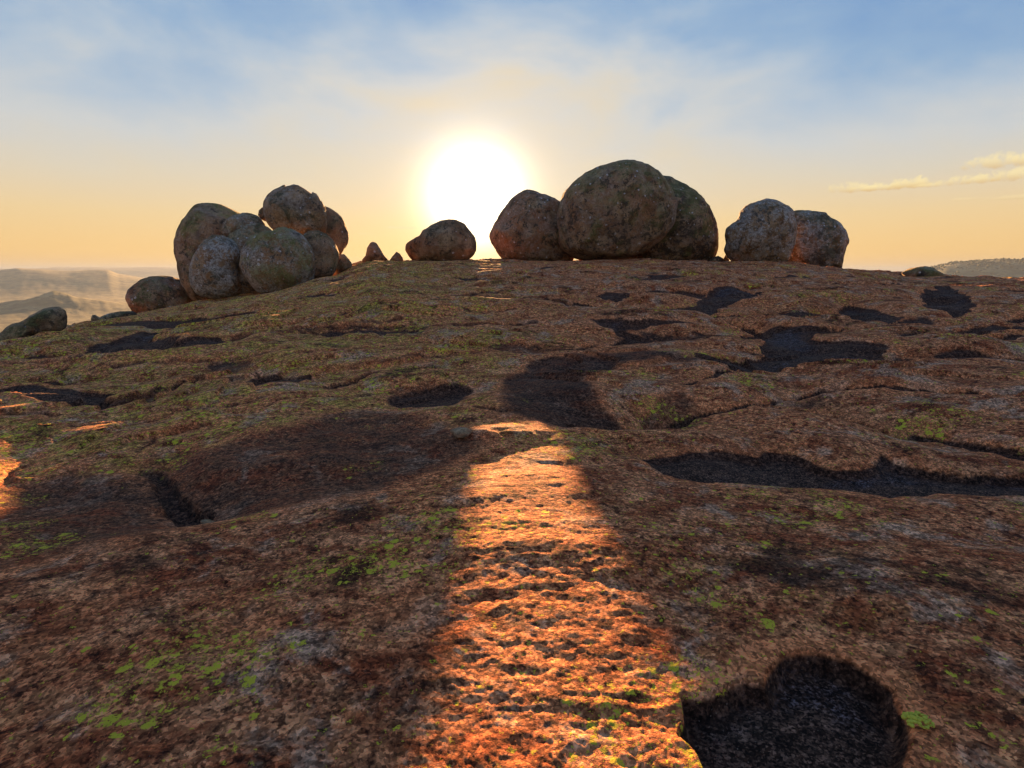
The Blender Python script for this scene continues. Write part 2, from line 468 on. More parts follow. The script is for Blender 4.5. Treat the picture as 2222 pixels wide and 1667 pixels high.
# dark weathering pans and channels (photo pixels): outline, depth, edge width, stain strength
R6 = (1240, 650, 2.2525); RL = (0, 650, 2.011); R7 = (1400, 1350, 3.403); RM = (1100, 540, 1.971); RC = (700, 540, 2.765)
PANS = [
 (Z(*R6, [(950,140),(1300,132),(1170,172),(1200,200),(1500,213),(1560,240),(1470,270),(1450,305),(1200,325),(950,330),(800,338),(600,300),(700,285),(860,287),(940,268),(925,195),(810,165)]), .12, .14, 1),
 (Z(*R6, [(600,300),(440,290),(250,320),(120,370),(85,410),(130,500),(250,550),(380,575),(120,600),(-150,590),(-360,560),(-330,400),(-160,300),(0,285),(300,262),(540,275),(700,285)]), .07, .35, .74),
 (Z(*R6, [(350,790),(600,765),(900,775),(960,748),(1100,772),(1180,812),(1300,842),(1480,832),(1515,792),(1620,835),(1900,838),(2300,838),(2300,1010),(1900,975),(1550,968),(1300,930),(900,910),(600,890),(450,860)]), .10, .10, 1),
 (Z(*R6, [(480,445),(545,440),(640,500),(695,552),(600,565),(420,560),(330,520)]), .05, .2, .6),
 (Z(*R6, [(1480,290),(1560,272),(1900,283),(2300,282),(2300,325),(1900,305),(1560,300)]), .12, .12, 1),
 (Z(*R6, [(1560,622),(1700,608),(1850,660),(1980,690),(2300,745),(2300,800),(2050,740),(1800,672),(1640,640)]), .08, .07, .9),
 (Z(*RM, [(370,215),(430,195),(520,205),(500,222),(420,225)]), .12, .15, 1),
 (Z(*RM, [(640,250),(800,235),(880,180),(1010,165),(1090,185),(1070,212),(930,235),(870,255),(700,258)]), .13, .18, 1),
 (Z(*RM, [(1110,130),(1210,120),(1320,125),(1280,138),(1170,140)]), .12, .18, .9),
 (Z(*RM, [(1420,240),(1470,238),(1600,275),(1690,300),(1640,318),(1520,290),(1430,265)]), .13, .15, 1),
 (Z(*RM, [(1780,185),(1850,165),(1900,178),(1980,215),(2000,255),(1920,275),(1800,255),(1760,215)]), .13, .18, 1),
 (Z(*RM, [(2060,280),(2300,285),(2300,298),(2100,296)]), .1, .15, 1),
 (Z(*RM, [(340,318),(480,314),(620,315),(800,318),(790,330),(620,335),(500,345),(640,380),(560,420),(430,415),(500,370),(400,335)]), .10, .15, .95),
 (Z(*RM, [(1590,150),(1680,148),(1720,160),(1640,162)]), .1, .15, .9),
 (Z(*RM, [(900,255),(1080,262),(1060,272),(960,268)]), .1, .12, .9),
 (Z(*RL, [(-80,840),(300,745),(560,742),(680,662),(800,642),(900,655),(1050,602),(1300,565),(1450,505),(1700,490),(1900,545),(2100,590),(2130,640),(1950,740),(1700,830),(1400,882),(1200,930),(980,962),(800,1000),(600,1050),(300,1130),(-80,1230)]), .07, .55, .62),
 (Z(*RL, [(600,760),(700,740),(800,830),(930,925),(900,985),(780,990),(700,900)]), .11, .12, .8),
 (Z(*RL, [(-40,395),(200,402),(400,432),(500,424),(450,452),(300,470),(200,462),(-40,432)]), .09, .15, .95),
 (Z(*RL, [(420,200),(650,150),(830,102),(1000,72),(1140,60),(1010,92),(800,132),(660,172),(800,178),(960,180),(985,196),(800,212),(600,217),(370,232)]), .12, .18, .95),
 (Z(*RL, [(1100,345),(1350,348),(1300,380),(1100,387)]), .07, .12, .8),
 (Z(*RL, [(1720,405),(2000,372),(2065,402),(1960,478),(1700,462)]), .07, .14, .85),
 (Z(*RL, [(340,436),(600,414),(850,338),(872,342),(640,424),(440,440)]), .10, .04, .7),
 (Z(*RL, [(1395,380),(1550,348),(1642,313),(1652,319),(1560,362),(1430,386)]), .10, .05, .7),
 (Z(*RL, [(-10,800),(80,760),(158,712),(150,735),(70,790),(10,815)]), .05, .05, .5),
 (Z(*RC, [(0,455),(180,450),(500,462),(480,472),(150,475)]), .08, .12, .8),
 (Z(*RC, [(380,330),(560,308),(520,322),(430,340)]), .08, .12, .7),
 (Z(*R7, [(240,640),(430,622),(600,542),(720,512),(880,542),(915,440),(980,372),(1100,332),(1250,306),(1380,322),(1520,372),(1650,442),(1778,532),(1795,625),(1850,735),(1900,805),(1930,900),(1925,1079),(1900,1250),(1700,1500),(1200,1650),(700,1500),(480,1250),(370,1030),(235,920),(275,800)]), .15, .05, 1),
]


def crease(pts, dep, px=3.0, st=.8):
    up = [(x, y - px * .7) for x, y in pts]; dn = [(x, y + px * .7) for x, y in pts[::-1]]
    PANS.insert(0, (up + dn, dep, .05, st))


for q in ([(950,520),(1080,468),(1210,442),(1500,462),(1750,455),(2000,470)], [(400,582),(620,556),(870,528),(1050,532),(1230,548),(1400,580),(1560,622)],
          [(0,600),(180,612),(420,590)], [(700,48),(900,62),(1100,70),(1330,58)], [(1170,178),(1500,130),(1800,118),(2200,105)],
          [(1870,170),(2050,190),(2212,185)], [(0,20),(250,48),(430,38)], [(690,55),(800,110),(930,150)], [(540,440),(760,360),(950,332)]):
    crease(Z(*R6, q), .12, 4.5, .95)
for q in ([(0,292),(250,272),(500,222),(700,205)], [(390,315),(700,282),(1000,250),(1300,215)], [(1150,482),(1500,424),(1900,358)], [(0,524),(240,505)],
          [(300,562),(650,540),(1000,472),(1380,405)], [(860,355),(1200,330),(1500,300),(1900,262),(2150,232)], [(1250,250),(1600,215),(1900,190)],
          [(600,660),(720,600),(900,560)], [(1000,160),(1400,110),(1800,70)]):
    crease(Z(*RL, q), .085, 2.6, .6)
for q in ([(60,452),(500,466),(900,458),(1300,444)], [(600,352),(900,372),(1150,362)], [(1180,560),(1500,600),(1800,560)], [(890,960),(1060,985),(1180,965)],
          [(700,300),(980,262),(1150,240)]):
    crease(Z(*RC, q), .085, 2.4, .7)
for q in ([(1250,640),(1330,590),(1440,562)], [(460,540),(500,492),(600,478)], [(1240,640),(1300,655),(1330,690)], [(0,900),(120,820),(260,760)], [(2000,700),(2100,650),(2212,560)]):
    crease(Z(0, 1100, 2.458, q), .035, 2.2, .5)
PW = []
for o, dep, ew, st in PANS:
    near_pan = o is PANS[-1][0]
    PW.append((np.array([hit(*p, drop=dep * .62 * ((.25 if near_pan else .3 if st < .75 else 1.4) + .4) + (0 if near_pan else .03)) for p in o]), dep, ew, st))


def poly_sd(x, y, P):
    """signed distance, negative inside"""
    d2 = np.full(x.shape, 1e9); inside = np.zeros(x.shape, bool)
    n = len(P)
    for i in range(n):
        ax, ay = P[i]; bx, by = P[(i + 1) % n]
        ex, ey = bx - ax, by - ay
        t = np.clip(((x - ax) * ex + (y - ay) * ey) / (ex * ex + ey * ey + 1e-12), 0, 1)
        d2 = np.minimum(d2, (x - ax - t * ex)**2 + (y - ay - t * ey)**2)
        c = ((ay > y) != (by > y))
        inside ^= c & (x < ex * (y - ay) / (ey + (1e-12 if ey >= 0 else -1e-12)) + ax)
    d = np.sqrt(d2)
    return np.where(inside, -d, d)


def dome(x, y, fine=None):
    """height plus stain masks; fine = grid spacing, for relief the mesh can carry"""
    d = np.hypot(x, y)
    z = dome0(x, y)
    hard = np.zeros_like(x); deep = np.zeros_like(x); pan = np.zeros_like(x); rim = np.zeros_like(x)
    wk = np.clip(d / 9, .12, 1.0)
    gx = x + wk * (.16 * n2(x * 1.6, y * 1.6, 21) + .10 * n2(x * 5, y * 5, 22))
    gy = y + wk * (.16 * n2(x * 1.6, y * 1.6, 31) + .10 * n2(x * 5, y * 5, 32))
    wx = x + wk * (.16 * n2(x * 1.6, y * 1.6, 21) + .10 * n2(x * 5, y * 5, 22) + .06 * n2(x * 13, y * 13, 24) + .03 * n2(x * 31, y * 31, 25))
    wy = y + wk * (.16 * n2(x * 1.6, y * 1.6, 31) + .10 * n2(x * 5, y * 5, 32) + .06 * n2(x * 13, y * 13, 34) + .03 * n2(x * 31, y * 31, 35))
    EWN = np.clip(.75 + 1.6 * n2(x * .9, y * .9, 26), .3, 1.9); DPN = np.clip(1 + 1.1 * n2(x * .7, y * .7, 27), .45, 1.7)
    for P, dep, ew, st in PW:
        lo, hi = P.min(0) - 1.6, P.max(0) + 1.6
        m = (x > lo[0]) & (x < hi[0]) & (y > lo[1]) & (y < hi[1])
        if not m.any():
            continue
        sd = sg = poly_sd(gx[m], gy[m], P)
        ew = ew * EWN[m]; dep = dep * .62 * DPN[m]
        cut = sstep(ew * .35, -ew, sg)
        hp = dep * (.25 if P is PW[-1][0] else .3 if st < .75 else 1.5)
        z[m] -= hp * np.exp(-(np.maximum(sg, 0) / .42)) + dep * cut
        pan[m] = np.maximum(pan[m], st * (sstep(ew * .35, -ew * .3, sd) if st > .88 else sstep(ew * .8 + .05, -ew * .5, sd)))
        hard[m] = np.maximum(hard[m], (st > .88) * np.exp(-np.maximum(sd, 0) / .25))
        deep[m] = np.maximum(deep[m], (st > .88) * sstep(.02, -.3 * min(1, .25 + np.abs(P).max() / 14), sd))
        rim[m] = np.maximum(rim[m], (1.0 if P is PW[-1][0] else .55) * np.exp(-((sd - .055) / (.06 if P is PW[-1][0] else .09))**2))
    # shallow unnamed hollows further off
    hol = n2(wx * .30 + 3.1, wy * 1.05, 41) + .4 * n2(wx * 1.3, wy * 2.4, 42)
    hm = sstep(.22, .36, hol) * sstep(7.5, 10, d) * (1 - sstep(32, 40, d)) * (1 - sstep(.05, .4, pan))
    z -= .05 * hm + .07 * sstep(-.15, .36, hol) * sstep(7, 10, d) * (1 - sstep(32, 40, d))
    pan = np.maximum(pan, .85 * hm)
    if fine is not None:
        live = (1 - sstep(60, 110, d))
        for lam, amp, sd in ((1.3, .05, 50), (.62, .040, 51), (.27, .020, 52), (.13, .0100, 53), (.065, .0062, 54), (.034, .0042, 55), (.019, .0028, 56)):
            k = sstep(1.1, 2.6, lam / fine) * live
            if k.max() <= 0:
                continue
            st_ = 1.9 if lam > .03 else 1.3
            nn = n2(wx / (lam * st_), wy / lam, sd)
            if lam < .3:
                nn = .6 * nn + .6 * (.36 - np.abs(nn) * 1.6)
            z += amp * k * nn * (1 - .45 * pan)
    return z, pan, rim, deep, hard


# grid: fine in the direction of the view, coarse behind
a_f = np.radians(np.arange(-52, 52.001, .112))
a_c = np.radians(np.linspace(52, 308, 122)[1:-1])
ANG = np.concatenate([a_f, a_c])
R = [.35, .6, .8, .95, 1.08]
while R[-1] < 36:
    R.append(R[-1] + max(.0056, .0047 * R[-1]))
while R[-1] < 415:
    R.append(R[-1] * 1.045)
R = np.array(R)
AA, RR = np.meshgrid(ANG, R)
X, Y = (np.sin(AA) * RR).ravel(), (np.cos(AA) * RR).ravel()
spacing = np.maximum(.0056, .0047 * RR.ravel())
coarse = np.abs(np.concatenate([a_f * 0, a_c * 0 + 1]))
spacing = np.where(np.tile(coarse, len(R)) > 0, .04 * RR.ravel() + .02, spacing)
spacing = np.where(RR.ravel() > 36, .05 * RR.ravel(), spacing)
Zh, PAN, RIM, DEEP, HARD = dome(X, Y, spacing)
NA, NR = len(ANG), len(R)
V = np.stack([X, Y, Zh], 1)
V = np.vstack([V, [[0, 0, float(Zh[:NA].mean())]]])
i0 = np.arange(NR - 1)[:, None] * NA; j = np.arange(NA)[None, :]; j1 = (j + 1) % NA
quads = np.stack([i0 + j, i0 + NA + j, i0 + NA + j1, i0 + j1], -1).reshape(-1, 4)[:, ::-1]
fan = np.stack([np.full(NA, len(V) - 1), np.arange(NA), (np.arange(NA) + 1) % NA], 1)[:, ::-1]


def mesh_np(name, verts, polys, smooth=True):
    """polys: list of integer arrays (n, k)"""
    me = bpy.data.meshes.new(name)
    nl = sum(p.size for p in polys); nf = sum(len(p) for p in polys)
    me.vertices.add(len(verts)); me.loops.add(nl); me.polygons.add(nf)
    me.vertices.foreach_set('co', np.ascontiguousarray(verts, np.float32).ravel())
    me.loops.foreach_set('vertex_index', np.concatenate([p.ravel() for p in polys]).astype(np.int32))
    tot = np.concatenate([np.full(len(p), p.shape[1]) for p in polys])
    st = np.concatenate([[0], np.cumsum(tot)[:-1]])
    me.polygons.foreach_set('loop_start', st.astype(np.int32))
    me.polygons.foreach_set('use_smooth', np.full(nf, smooth))
    me.update(calc_edges=True)
    return me


def vattr(me, name, vals):
    a = me.attributes.new(name, 'FLOAT', 'POINT')
    a.data.foreach_set('value', np.ascontiguousarray(vals, np.float32))


def link(name, me, mat=None, parent=None, **props):
    o = bpy.data.objects.new(name, me)
    scene.collection.objects.link(o)
    if mat:
        me.materials.append(mat)
    if parent:
        o.parent = parent
    for k, v in props.items():
        o[k] = v
    return o


# ------------------------------------------------------------------ materials
def new_mat(name):
    m = bpy.data.materials.new(name)
    m.use_nodes = True
    return m, NT(m.node_tree)


def finish(N, col, rough, height=None, strength=.5, dist=.01, spec=.25):
    b = N.n('ShaderNodeBsdfPrincipled')
    N.put(b, 'Base Color', col); N.put(b, 'Roughness', rough)
    N.put(b, 'Specular IOR Level', spec)
    if height is not None:
        bp = N.n('ShaderNodeBump')
        N.put(bp, 'Height', height); N.put(bp, 'Strength', strength); N.put(bp, 'Distance', dist)
        N.t.links.new(bp.outputs[0], b.inputs['Normal'])
    o = N.n('ShaderNodeOutputMaterial')
    N.t.links.new(b.outputs[0], o.inputs[0])


def dome_material():
    m, N = new_mat("granite_dome")
    P = N.n('ShaderNodeNewGeometry').outputs['Position']
    deep = N.attr('deep'); soft = N.math('MULTIPLY_ADD', N.attr('hard'), -.8, 1.0)
    pan, rim, olive, lich = N.attr('pan'), N.attr('rim'), N.attr('olive'), N.attr('lichen')
    big = N.noise(P, .55, 6, .6, .5)
    med = N.noise(P, 2.6, 7, .62, .6)
    fin = N.noise(P, 15, 7, .74, .35)
    PS = N.vmath('MULTIPLY', P, (1.0, 1.5, 1.0))
    streak = N.noise(PS, 2.7, 11, .78, .25)
    grain = N.noise(P, 95, 4, .7)
    wp = N.vmath('ADD', P, N.vmath('SCALE', N.noise(P, 60, 2, .6, out=1), .012))
    def cell(sc):
        sp_ = N.n('ShaderNodeSeparateColor'); N.put(sp_, 0, N.voro(wp, sc, out='Color'))
        return sp_.outputs[0]
    cellA, cellB = cell(85), cell(33)
    spk = N.voro(P, 70)
    c = N.mix(N.step(streak, .40, .60), (.25, .074, .020), (.53, .255, .108))
    c = N.mix(N.step(big, .44, .62), c, N.mix(N.step(fin, .40, .60), (.33, .088, .022), (.56, .265, .10)))
    c = N.mix(N.math('MULTIPLY', N.step(fin, .48, .38), .85), c, (.075, .029, .013))
    gp = N.step(N.noise(P, 1.9, 8, .7, .3), .52, .62)
    c = N.mix(N.math('MULTIPLY', gp, .72), c, N.mix(fin, (.20, .13, .085), (.60, .42, .28)))
    # dark weathered crust, in drifts
    dk = N.step(N.noise(PS, .85, 9, .72, .8), .54, .64)
    c = N.mix(N.math('MULTIPLY', dk, .82), c, (.042, .018, .010))
    # olive crustose film
    ol = N.math('MULTIPLY', olive, N.step(N.noise(PS, 2.4, 10, .78, .3), .49, .59))
    c = N.mix(N.math('MULTIPLY', ol, .6), c, N.mix(N.step(fin, .38, .62), (.18, .12, .024), (.58, .44, .085)))
    # tan rims of the pans
    c = N.mix(N.math('MULTIPLY', rim, N.step(med, .3, .55, .35, .9)), c, N.mix(fin, (.42, .14, .04), (.70, .32, .12)))
    # pans: black algal crust and grit
    grit = N.math('ADD', N.math('MULTIPLY', cell(120), .3), N.math('MULTIPLY', N.noise(P, 9, 9, .82, .3), .7))
    pc = N.mix(N.step(grit, .40, .66), (.016, .010, .007), (.16, .098, .066))
    brown = N.mix(N.step(N.noise(P, 28, 7, .78), .40, .64), (.022, .012, .008), (.15, .082, .050))
    dp = N.math('ADD', deep, N.math('MULTIPLY', N.math('SUBTRACT', streak, .5), 1.6))
    pc = N.mix(N.step(dp, .25, .9), brown, pc)
    blue = N.math('MULTIPLY', N.step(N.noise(P, 1.3, 5, .6), .52, .64), N.step(grit, .50, .62))
    pc = N.mix(N.math('MULTIPLY', N.math('MULTIPLY', blue, deep), .7), pc, (.10, .115, .16))
    pe = N.math('ADD', pan, N.math('MULTIPLY', N.math('SUBTRACT', fin, .5), N.math('MULTIPLY', soft, .8)))
    pe = N.math('ADD', pe, N.math('MULTIPLY', N.math('SUBTRACT', streak, .5), N.math('MULTIPLY', soft, 1.3)))
    c = N.mix(N.math('MULTIPLY', N.step(pe, .30, .85), .95), c, pc)
    # mineral grain
    c = N.mix(1.0, c, N.mix(cellA, (.45, .43, .41), (1.55, 1.53, 1.5)), 'MULTIPLY')
    c = N.mix(1.0, c, N.mix(cellB, (.62, .60, .58), (1.38, 1.37, 1.35)), 'MULTIPLY')
    c = N.mix(N.math('MULTIPLY', N.step(spk, .20, .08), N.step(grain, .5, .7)), c, (.44, .33, .25))
    gm_ = N.n('ShaderNodeGamma'); N.put(gm_, 0, c); N.put(gm_, 1, 1.22)
    hs_ = N.n('ShaderNodeHueSaturation'); N.put(hs_, 'Color', gm_.outputs[0]); N.put(hs_, 'Hue', .496); N.put(hs_, 'Saturation', .97); N.put(hs_, 'Value', 1.48)
    c = hs_.outputs[0]
    # yellow-green lichen rosettes of several sizes, in colonies
    warp = N.vmath('ADD', P, N.vmath('SCALE', N.noise(P, 34, 5, .75, out=1), .075))
    def ros(scale, lo, k):
        nd = N.n('ShaderNodeTexVoronoi', feature='F1')
        N.put(nd, 'Vector', warp); N.put(nd, 'Scale', scale)
        pick = N.n('ShaderNodeSeparateColor'); N.put(pick, 0, nd.outputs['Color'])
        on = N.math('GREATER_THAN', N.math('ADD', lich, N.math('MULTIPLY', pick.outputs[0], 1.0)), k)
        size = N.math('MULTIPLY_ADD', pick.outputs[1], .30, lo)
        return N.math('MULTIPLY', on, N.step(N.math('SUBTRACT', size, nd.outputs['Distance']), 0, .06))
    lm = N.math('MAXIMUM', ros(12, .13, 1.14), N.math('MAXIMUM', ros(26, .15, 1.09), ros(55, .15, 1.06)))
    lm = N.math('MULTIPLY', lm, N.step(N.noise(P, 75, 4, .75), .37, .45))
    lm = N.math('MULTIPLY', lm, N.step(pan, .9, .5))
    lc = N.mix(N.noise(P, 9, 3, .6), (.44, .38, .03), (.84, .68, .055))
    c = N.mix(lm, c, lc)
    h = N.math('ADD', N.math('MULTIPLY', fin, .5), N.math('ADD', N.math('MULTIPLY', grain, .55), N.math('MULTIPLY', N.voro(wp, 33), -.5)))
    finish(N, c, N.step(pan, .2, .9, .95, .84), h, 1.0, .022, .12)
    return m


def boulder_material():
    m, N = new_mat("boulder_granite")
    tcn = N.n('ShaderNodeTexCoord').outputs['Object']
    g = N.n('ShaderNodeNewGeometry')
    P = g.outputs['Position']
    dark = N.attr('dark', 'OBJECT')
    grey, green, rust = N.attr('grey', 'OBJECT'), N.attr('green', 'OBJECT'), N.attr('rust', 'OBJECT')
    nz = N.n('ShaderNodeSeparateXYZ'); N.put(nz, 0, g.outputs['Normal'])
    up = nz.outputs[2]
    big = N.noise(P, .55, 6, .6, .4)
    med = N.noise(P, 2.0, 7, .65, .5)
    fin = N.noise(P, 8, 7, .7, .3)
    grain = N.noise(P, 34, 4, .7)
    c = N.mix(N.step(med, .35, .65), (.12, .070, .036), (.40, .265, .145))
    rs = N.math('MULTIPLY', rust, N.step(N.noise(P, .9, 5, .6, .3), .40, .62))
    c = N.mix(rs, c, N.mix(fin, (.20, .080, .036), (.42, .20, .095)))
    gm = N.math('MULTIPLY', grey, N.step(N.math('ADD', N.noise(P, 1.1, 8, .7, .5), N.math('MULTIPLY', N.math('SUBTRACT', fin, .5), .8)), .42, .54))
    c = N.mix(N.math('MULTIPLY', gm, .9), c, N.mix(N.step(fin, .36, .64), (.14, .122, .100), (.56, .51, .44)))
    dk = N.step(N.math('ADD', N.math('ADD', N.noise(P, 1.6, 8, .72, .6), dark), N.math('MULTIPLY', N.math('SUBTRACT', fin, .5), .9)), .53, .62)
    c = N.mix(N.math('MULTIPLY', dk, .82), c, (.030, .024, .019))
    gr = N.math('MULTIPLY', green, N.step(N.math('ADD', N.noise(P, .8, 7, .65, .4), N.math('MULTIPLY', up, .12)), .46, .62))
    gr = N.math('MULTIPLY', gr, N.step(fin, .34, .54))
    c = N.mix(N.math('MULTIPLY', gr, .9), c, N.mix(grain, (.09, .095, .02), (.30, .30, .075)))
    # white and pale crust spots
    vv = N.n('ShaderNodeTexVoronoi', feature='F1'); N.put(vv, 'Vector', N.vmath('ADD', P, N.vmath('SCALE', N.noise(P, 12, 3, .6, out=1), .06))); N.put(vv, 'Scale', 6.5)
    pk = N.n('ShaderNodeSeparateColor'); N.put(pk, 0, vv.outputs['Color'])
    sp = N.math('MULTIPLY', N.math('GREATER_THAN', N.math('ADD', pk.outputs[0], N.math('MULTIPLY', grey, .30)), .93), N.step(N.math('SUBTRACT', N.math('MULTIPLY', pk.outputs[1], .42), vv.outputs['Distance']), 0, .08))
    sp = N.math('MULTIPLY', sp, N.step(grain, .38, .55))
    c = N.mix(N.math('MULTIPLY', sp, .8), c, (.62, .60, .60))
    c = N.mix(1.0, c, N.mix(N.step(grain, .3, .7), (.55, .55, .55), (1.4, 1.4, 1.4)), 'MULTIPLY')
    h = N.math('ADD', N.math('MULTIPLY', fin, 1.0), N.math('MULTIPLY', grain, .4))
    finish(N, c, .92, h, .9, .06, .2)
    return m


MAT_DOME = dome_material()
MAT_ROCK = boulder_material()

# ------------------------------------------------------------------ the dome
me = mesh_np('granite_dome', V, [quads, fan])
z1 = np.append
vattr(me, 'pan', z1(PAN, 0)); vattr(me, 'rim', z1(RIM, 0)); vattr(me, 'deep', z1(DEEP, 0)); vattr(me, 'hard', z1(HARD, 0))
dd = np.hypot(X, Y)
ol = sstep(3.5, -2.5, X + .12 * Y) * sstep(3.5, 6, dd) * (1 - sstep(24, 34, dd))
ol = np.clip(ol + .12 * sstep(.0, .35, n2(X * .3, Y * .5, 61)), 0, 1) * (1 - .8 * sstep(.2, .7, PAN))
col_n = n2(X * .75, Y * .9, 71) + .6 * n2(X * 2.2, Y * 2.4, 72) + .35 * n2(X * 6, Y * 6, 73)
li = .13 + 1.0 * sstep(.12, .70, col_n) + .30 * ol - .4 * PAN
li = np.clip(li, 0, 1)
vattr(me, 'olive', z1(ol, 0)); vattr(me, 'lichen', z1(li, 0))
link('granite_dome', me, MAT_DOME, kind='structure', label='broad bare granite dome with lichen and dark weathering pans')


# ------------------------------------------------------------------ boulders
def ico(sub):
    bm = bmesh.new()
    bmesh.ops.create_icosphere(bm, subdivisions=sub, radius=1.0)
    v = np.array([q.co[:] for q in bm.verts]); f = np.array([[w.index for w in q.verts] for q in bm.faces])
    bm.free()
    return v, f


ICO = {s: ico(s) for s in (4, 5, 6)}


def boulder_shape(outline, D, th, sub, seed, rough=1.0, full=.86):
    o = np.array(outline, float)
    pc = (o.min(0) + o.max(0)) / 2
    Cc = at(pc[0], pc[1], D)
    n = np.array([Cc[0], Cc[1], 0]); n /= np.linalg.norm(n)
    right = np.array([n[1], -n[0], 0])
    eye = np.array([0, 0, EYE])
    uv = []
    for p in o:
        r = ray(*p)
        t = ((Cc - eye) @ n) / (r @ n)
        q = eye + r * t - Cc
        uv.append((q @ right, q[2]))
    uv = np.array(uv)
    # polar radius of the outline (denser, smoothed a little)
    k = np.linspace(0, len(uv), 40 * len(uv), endpoint=False)
    i = k.astype(int); f = (k - i)[:, None]
    dense = uv[i % len(uv)] * (1 - f) + uv[(i + 1) % len(uv)] * f
    th_ = np.arctan2(dense[:, 1], dense[:, 0]); rad = np.hypot(dense[:, 0], dense[:, 1])
    bins = np.linspace(-np.pi, np.pi, 361)
    idx = np.argsort(th_)
    rr = np.interp(bins, np.concatenate([th_[idx] - 2 * np.pi, th_[idx], th_[idx] + 2 * np.pi]), np.tile(rad[idx], 3))
    ker = np.array([1, 2, 3, 4, 3, 2, 1.]); ker /= ker.sum()
    rr = np.convolve(np.concatenate([rr[-4:-1], rr, rr[1:4]]), ker, 'valid')
    v, fa = ICO[sub]
    s = np.hypot(v[:, 0], v[:, 1]); th2 = np.arctan2(v[:, 1], v[:, 0])
    R_ = np.interp(th2, bins, rr)
    # smooth body: second-harmonic fit so the middle has no creases
    A_ = np.stack([np.ones_like(bins), np.cos(bins), np.sin(bins), np.cos(2 * bins), np.sin(2 * bins)], 1)
    cf = np.linalg.lstsq(A_, rr, rcond=None)[0]
    R0 = np.stack([np.ones_like(th2), np.cos(th2), np.sin(th2), np.cos(2 * th2), np.sin(2 * th2)], 1) @ cf
    w = s ** 3
    R_ = R0 * (1 - w) + R_ * w
    s2 = s ** full
    hw = (uv[:, 0].max() - uv[:, 0].min()) / 2; hh = (uv[:, 1].max() - uv[:, 1].min()) / 2
    dep = th * (hw * .65 + hh * .35)
    a = v[:, 0] / np.maximum(s, 1e-6) * s2 * R_; b = v[:, 1] / np.maximum(s, 1e-6) * s2 * R_
    cdep = np.sign(v[:, 2]) * np.abs(v[:, 2]) ** .9 * dep
    P = a[:, None] * right + b[:, None] * np.array([0, 0, 1.]) + cdep[:, None] * n
    size = (hw + hh) / 2
    Nn = P / np.linalg.norm(P, axis=1)[:, None]
    q = P / size
    edge = 1 - .55 * s ** 4          # keep the traced outline
    dsp = .10 * n3(q * 1.1, seed) * edge + .055 * n3(q * 2.3, seed + 3) * edge + .024 * n3(q * 5, seed + 5) + .011 * n3(q * 11, seed + 7) + .006 * n3(q * 23, seed + 9)
    if sub >= 6:
        dsp += .003 * n3(q * 47, seed + 11)
    # exfoliation scars: shallow steps with crisp lips
    st1 = n3(q * 1.25, seed + 21); st2 = n3(q * 2.1, seed + 23)
    dsp += .030 * sstep(-.015, .015, st1 - .08 + .06 * n3(q * 6, seed + 25)) * edge + .016 * sstep(-.012, .012, st2 - .12 + .05 * n3(q * 9, seed + 27)) * edge
    # weathered joints
    cr = n3(q * 1.5 + .3 * n3(q * 4, seed + 14)[:, None], seed + 13)
    dsp -= .026 * np.exp(-(cr / .020)**2)
    P = P + Nn * (dsp * size * rough)[:, None]
    # flattened faces
    rg = np.random.default_rng(seed)
    for _ in range(9):
        kx = rg.normal(size=3); kx /= np.linalg.norm(kx)
        pr = P @ kx
        ex = np.maximum(0, pr - rg.uniform(.80, .92) * pr.max())
        P = P - kx * (ex * .7 * edge)[:, None]
    return Cc, P, fa, size


def base_origin(Cc, P):
    lo = P[:, 2].min()
    org = Cc + np.array([0, 0, lo])
    return org, P - np.array([0, 0, lo])


SEEDS = {}
ROOT = {}
for k, (key, row) in enumerate(BOULDERS.items()):
    D, th, sub, grey, green, rust, outline = row
    Cc, P, fa, size = boulder_shape(outline, D, th, sub, 3 + k * 2)
    org, Pl = base_origin(Cc, P)
    lab, grp = LABELS[key]
    me = mesh_np('boulder', Pl, [fa])
    small = key in ('cone', 'small_cone', 'slab_chip', 'wedged_cobble', 'propped_cobble', 'right_small', 'wedge_upper', 'wedge_lower')
    nm = 'rock_slab' if key == 'flat_slab' else 'stone' if small else 'boulder'
    o = link(nm, me, MAT_ROCK, label=lab, category='rock slab' if nm == 'rock_slab' else nm)
    if grp:
        o['group'] = grp
    o['grey'], o['green'], o['rust'] = float(grey), float(green), float(rust)
    o['dark'] = {'giant_back': .10, 'red_flank': .05, 'grey_square': .06, 'long_wedge': .06, 'flat_slab': .1, 'giant': .02, 'wedge_upper': .02, 'wedged_cobble': .12, 'propped_cobble': .12, 'front_left': -.02}.get(key, 0.0)
    o.location = org
    ROOT[key] = o
    zc = dome(np.array([org[0]]), np.array([org[1]]))[0]
    print(f"{key:15s} w={np.ptp(Pl[:,0]):.2f} h={np.ptp(Pl[:,2]):.2f} base={org[2]:.2f} ground={zc[0]:.2f} gap={org[2]-zc[0]:+.2f}")


# peeling slabs on the crowning boulder: parts
def slab(key, outline, D, th, seed):
    Cc, P, fa, size = boulder_shape(outline, D, th, 5, seed, .6, .8)
    par = ROOT[key]
    me = mesh_np('slab', P, [fa])
    o = link('slab', me, MAT_ROCK, parent=par)
    o.location = Vector(Cc) - par.location
    o['grey'], o['green'], o['rust'] = .3, .25, .5
    return o


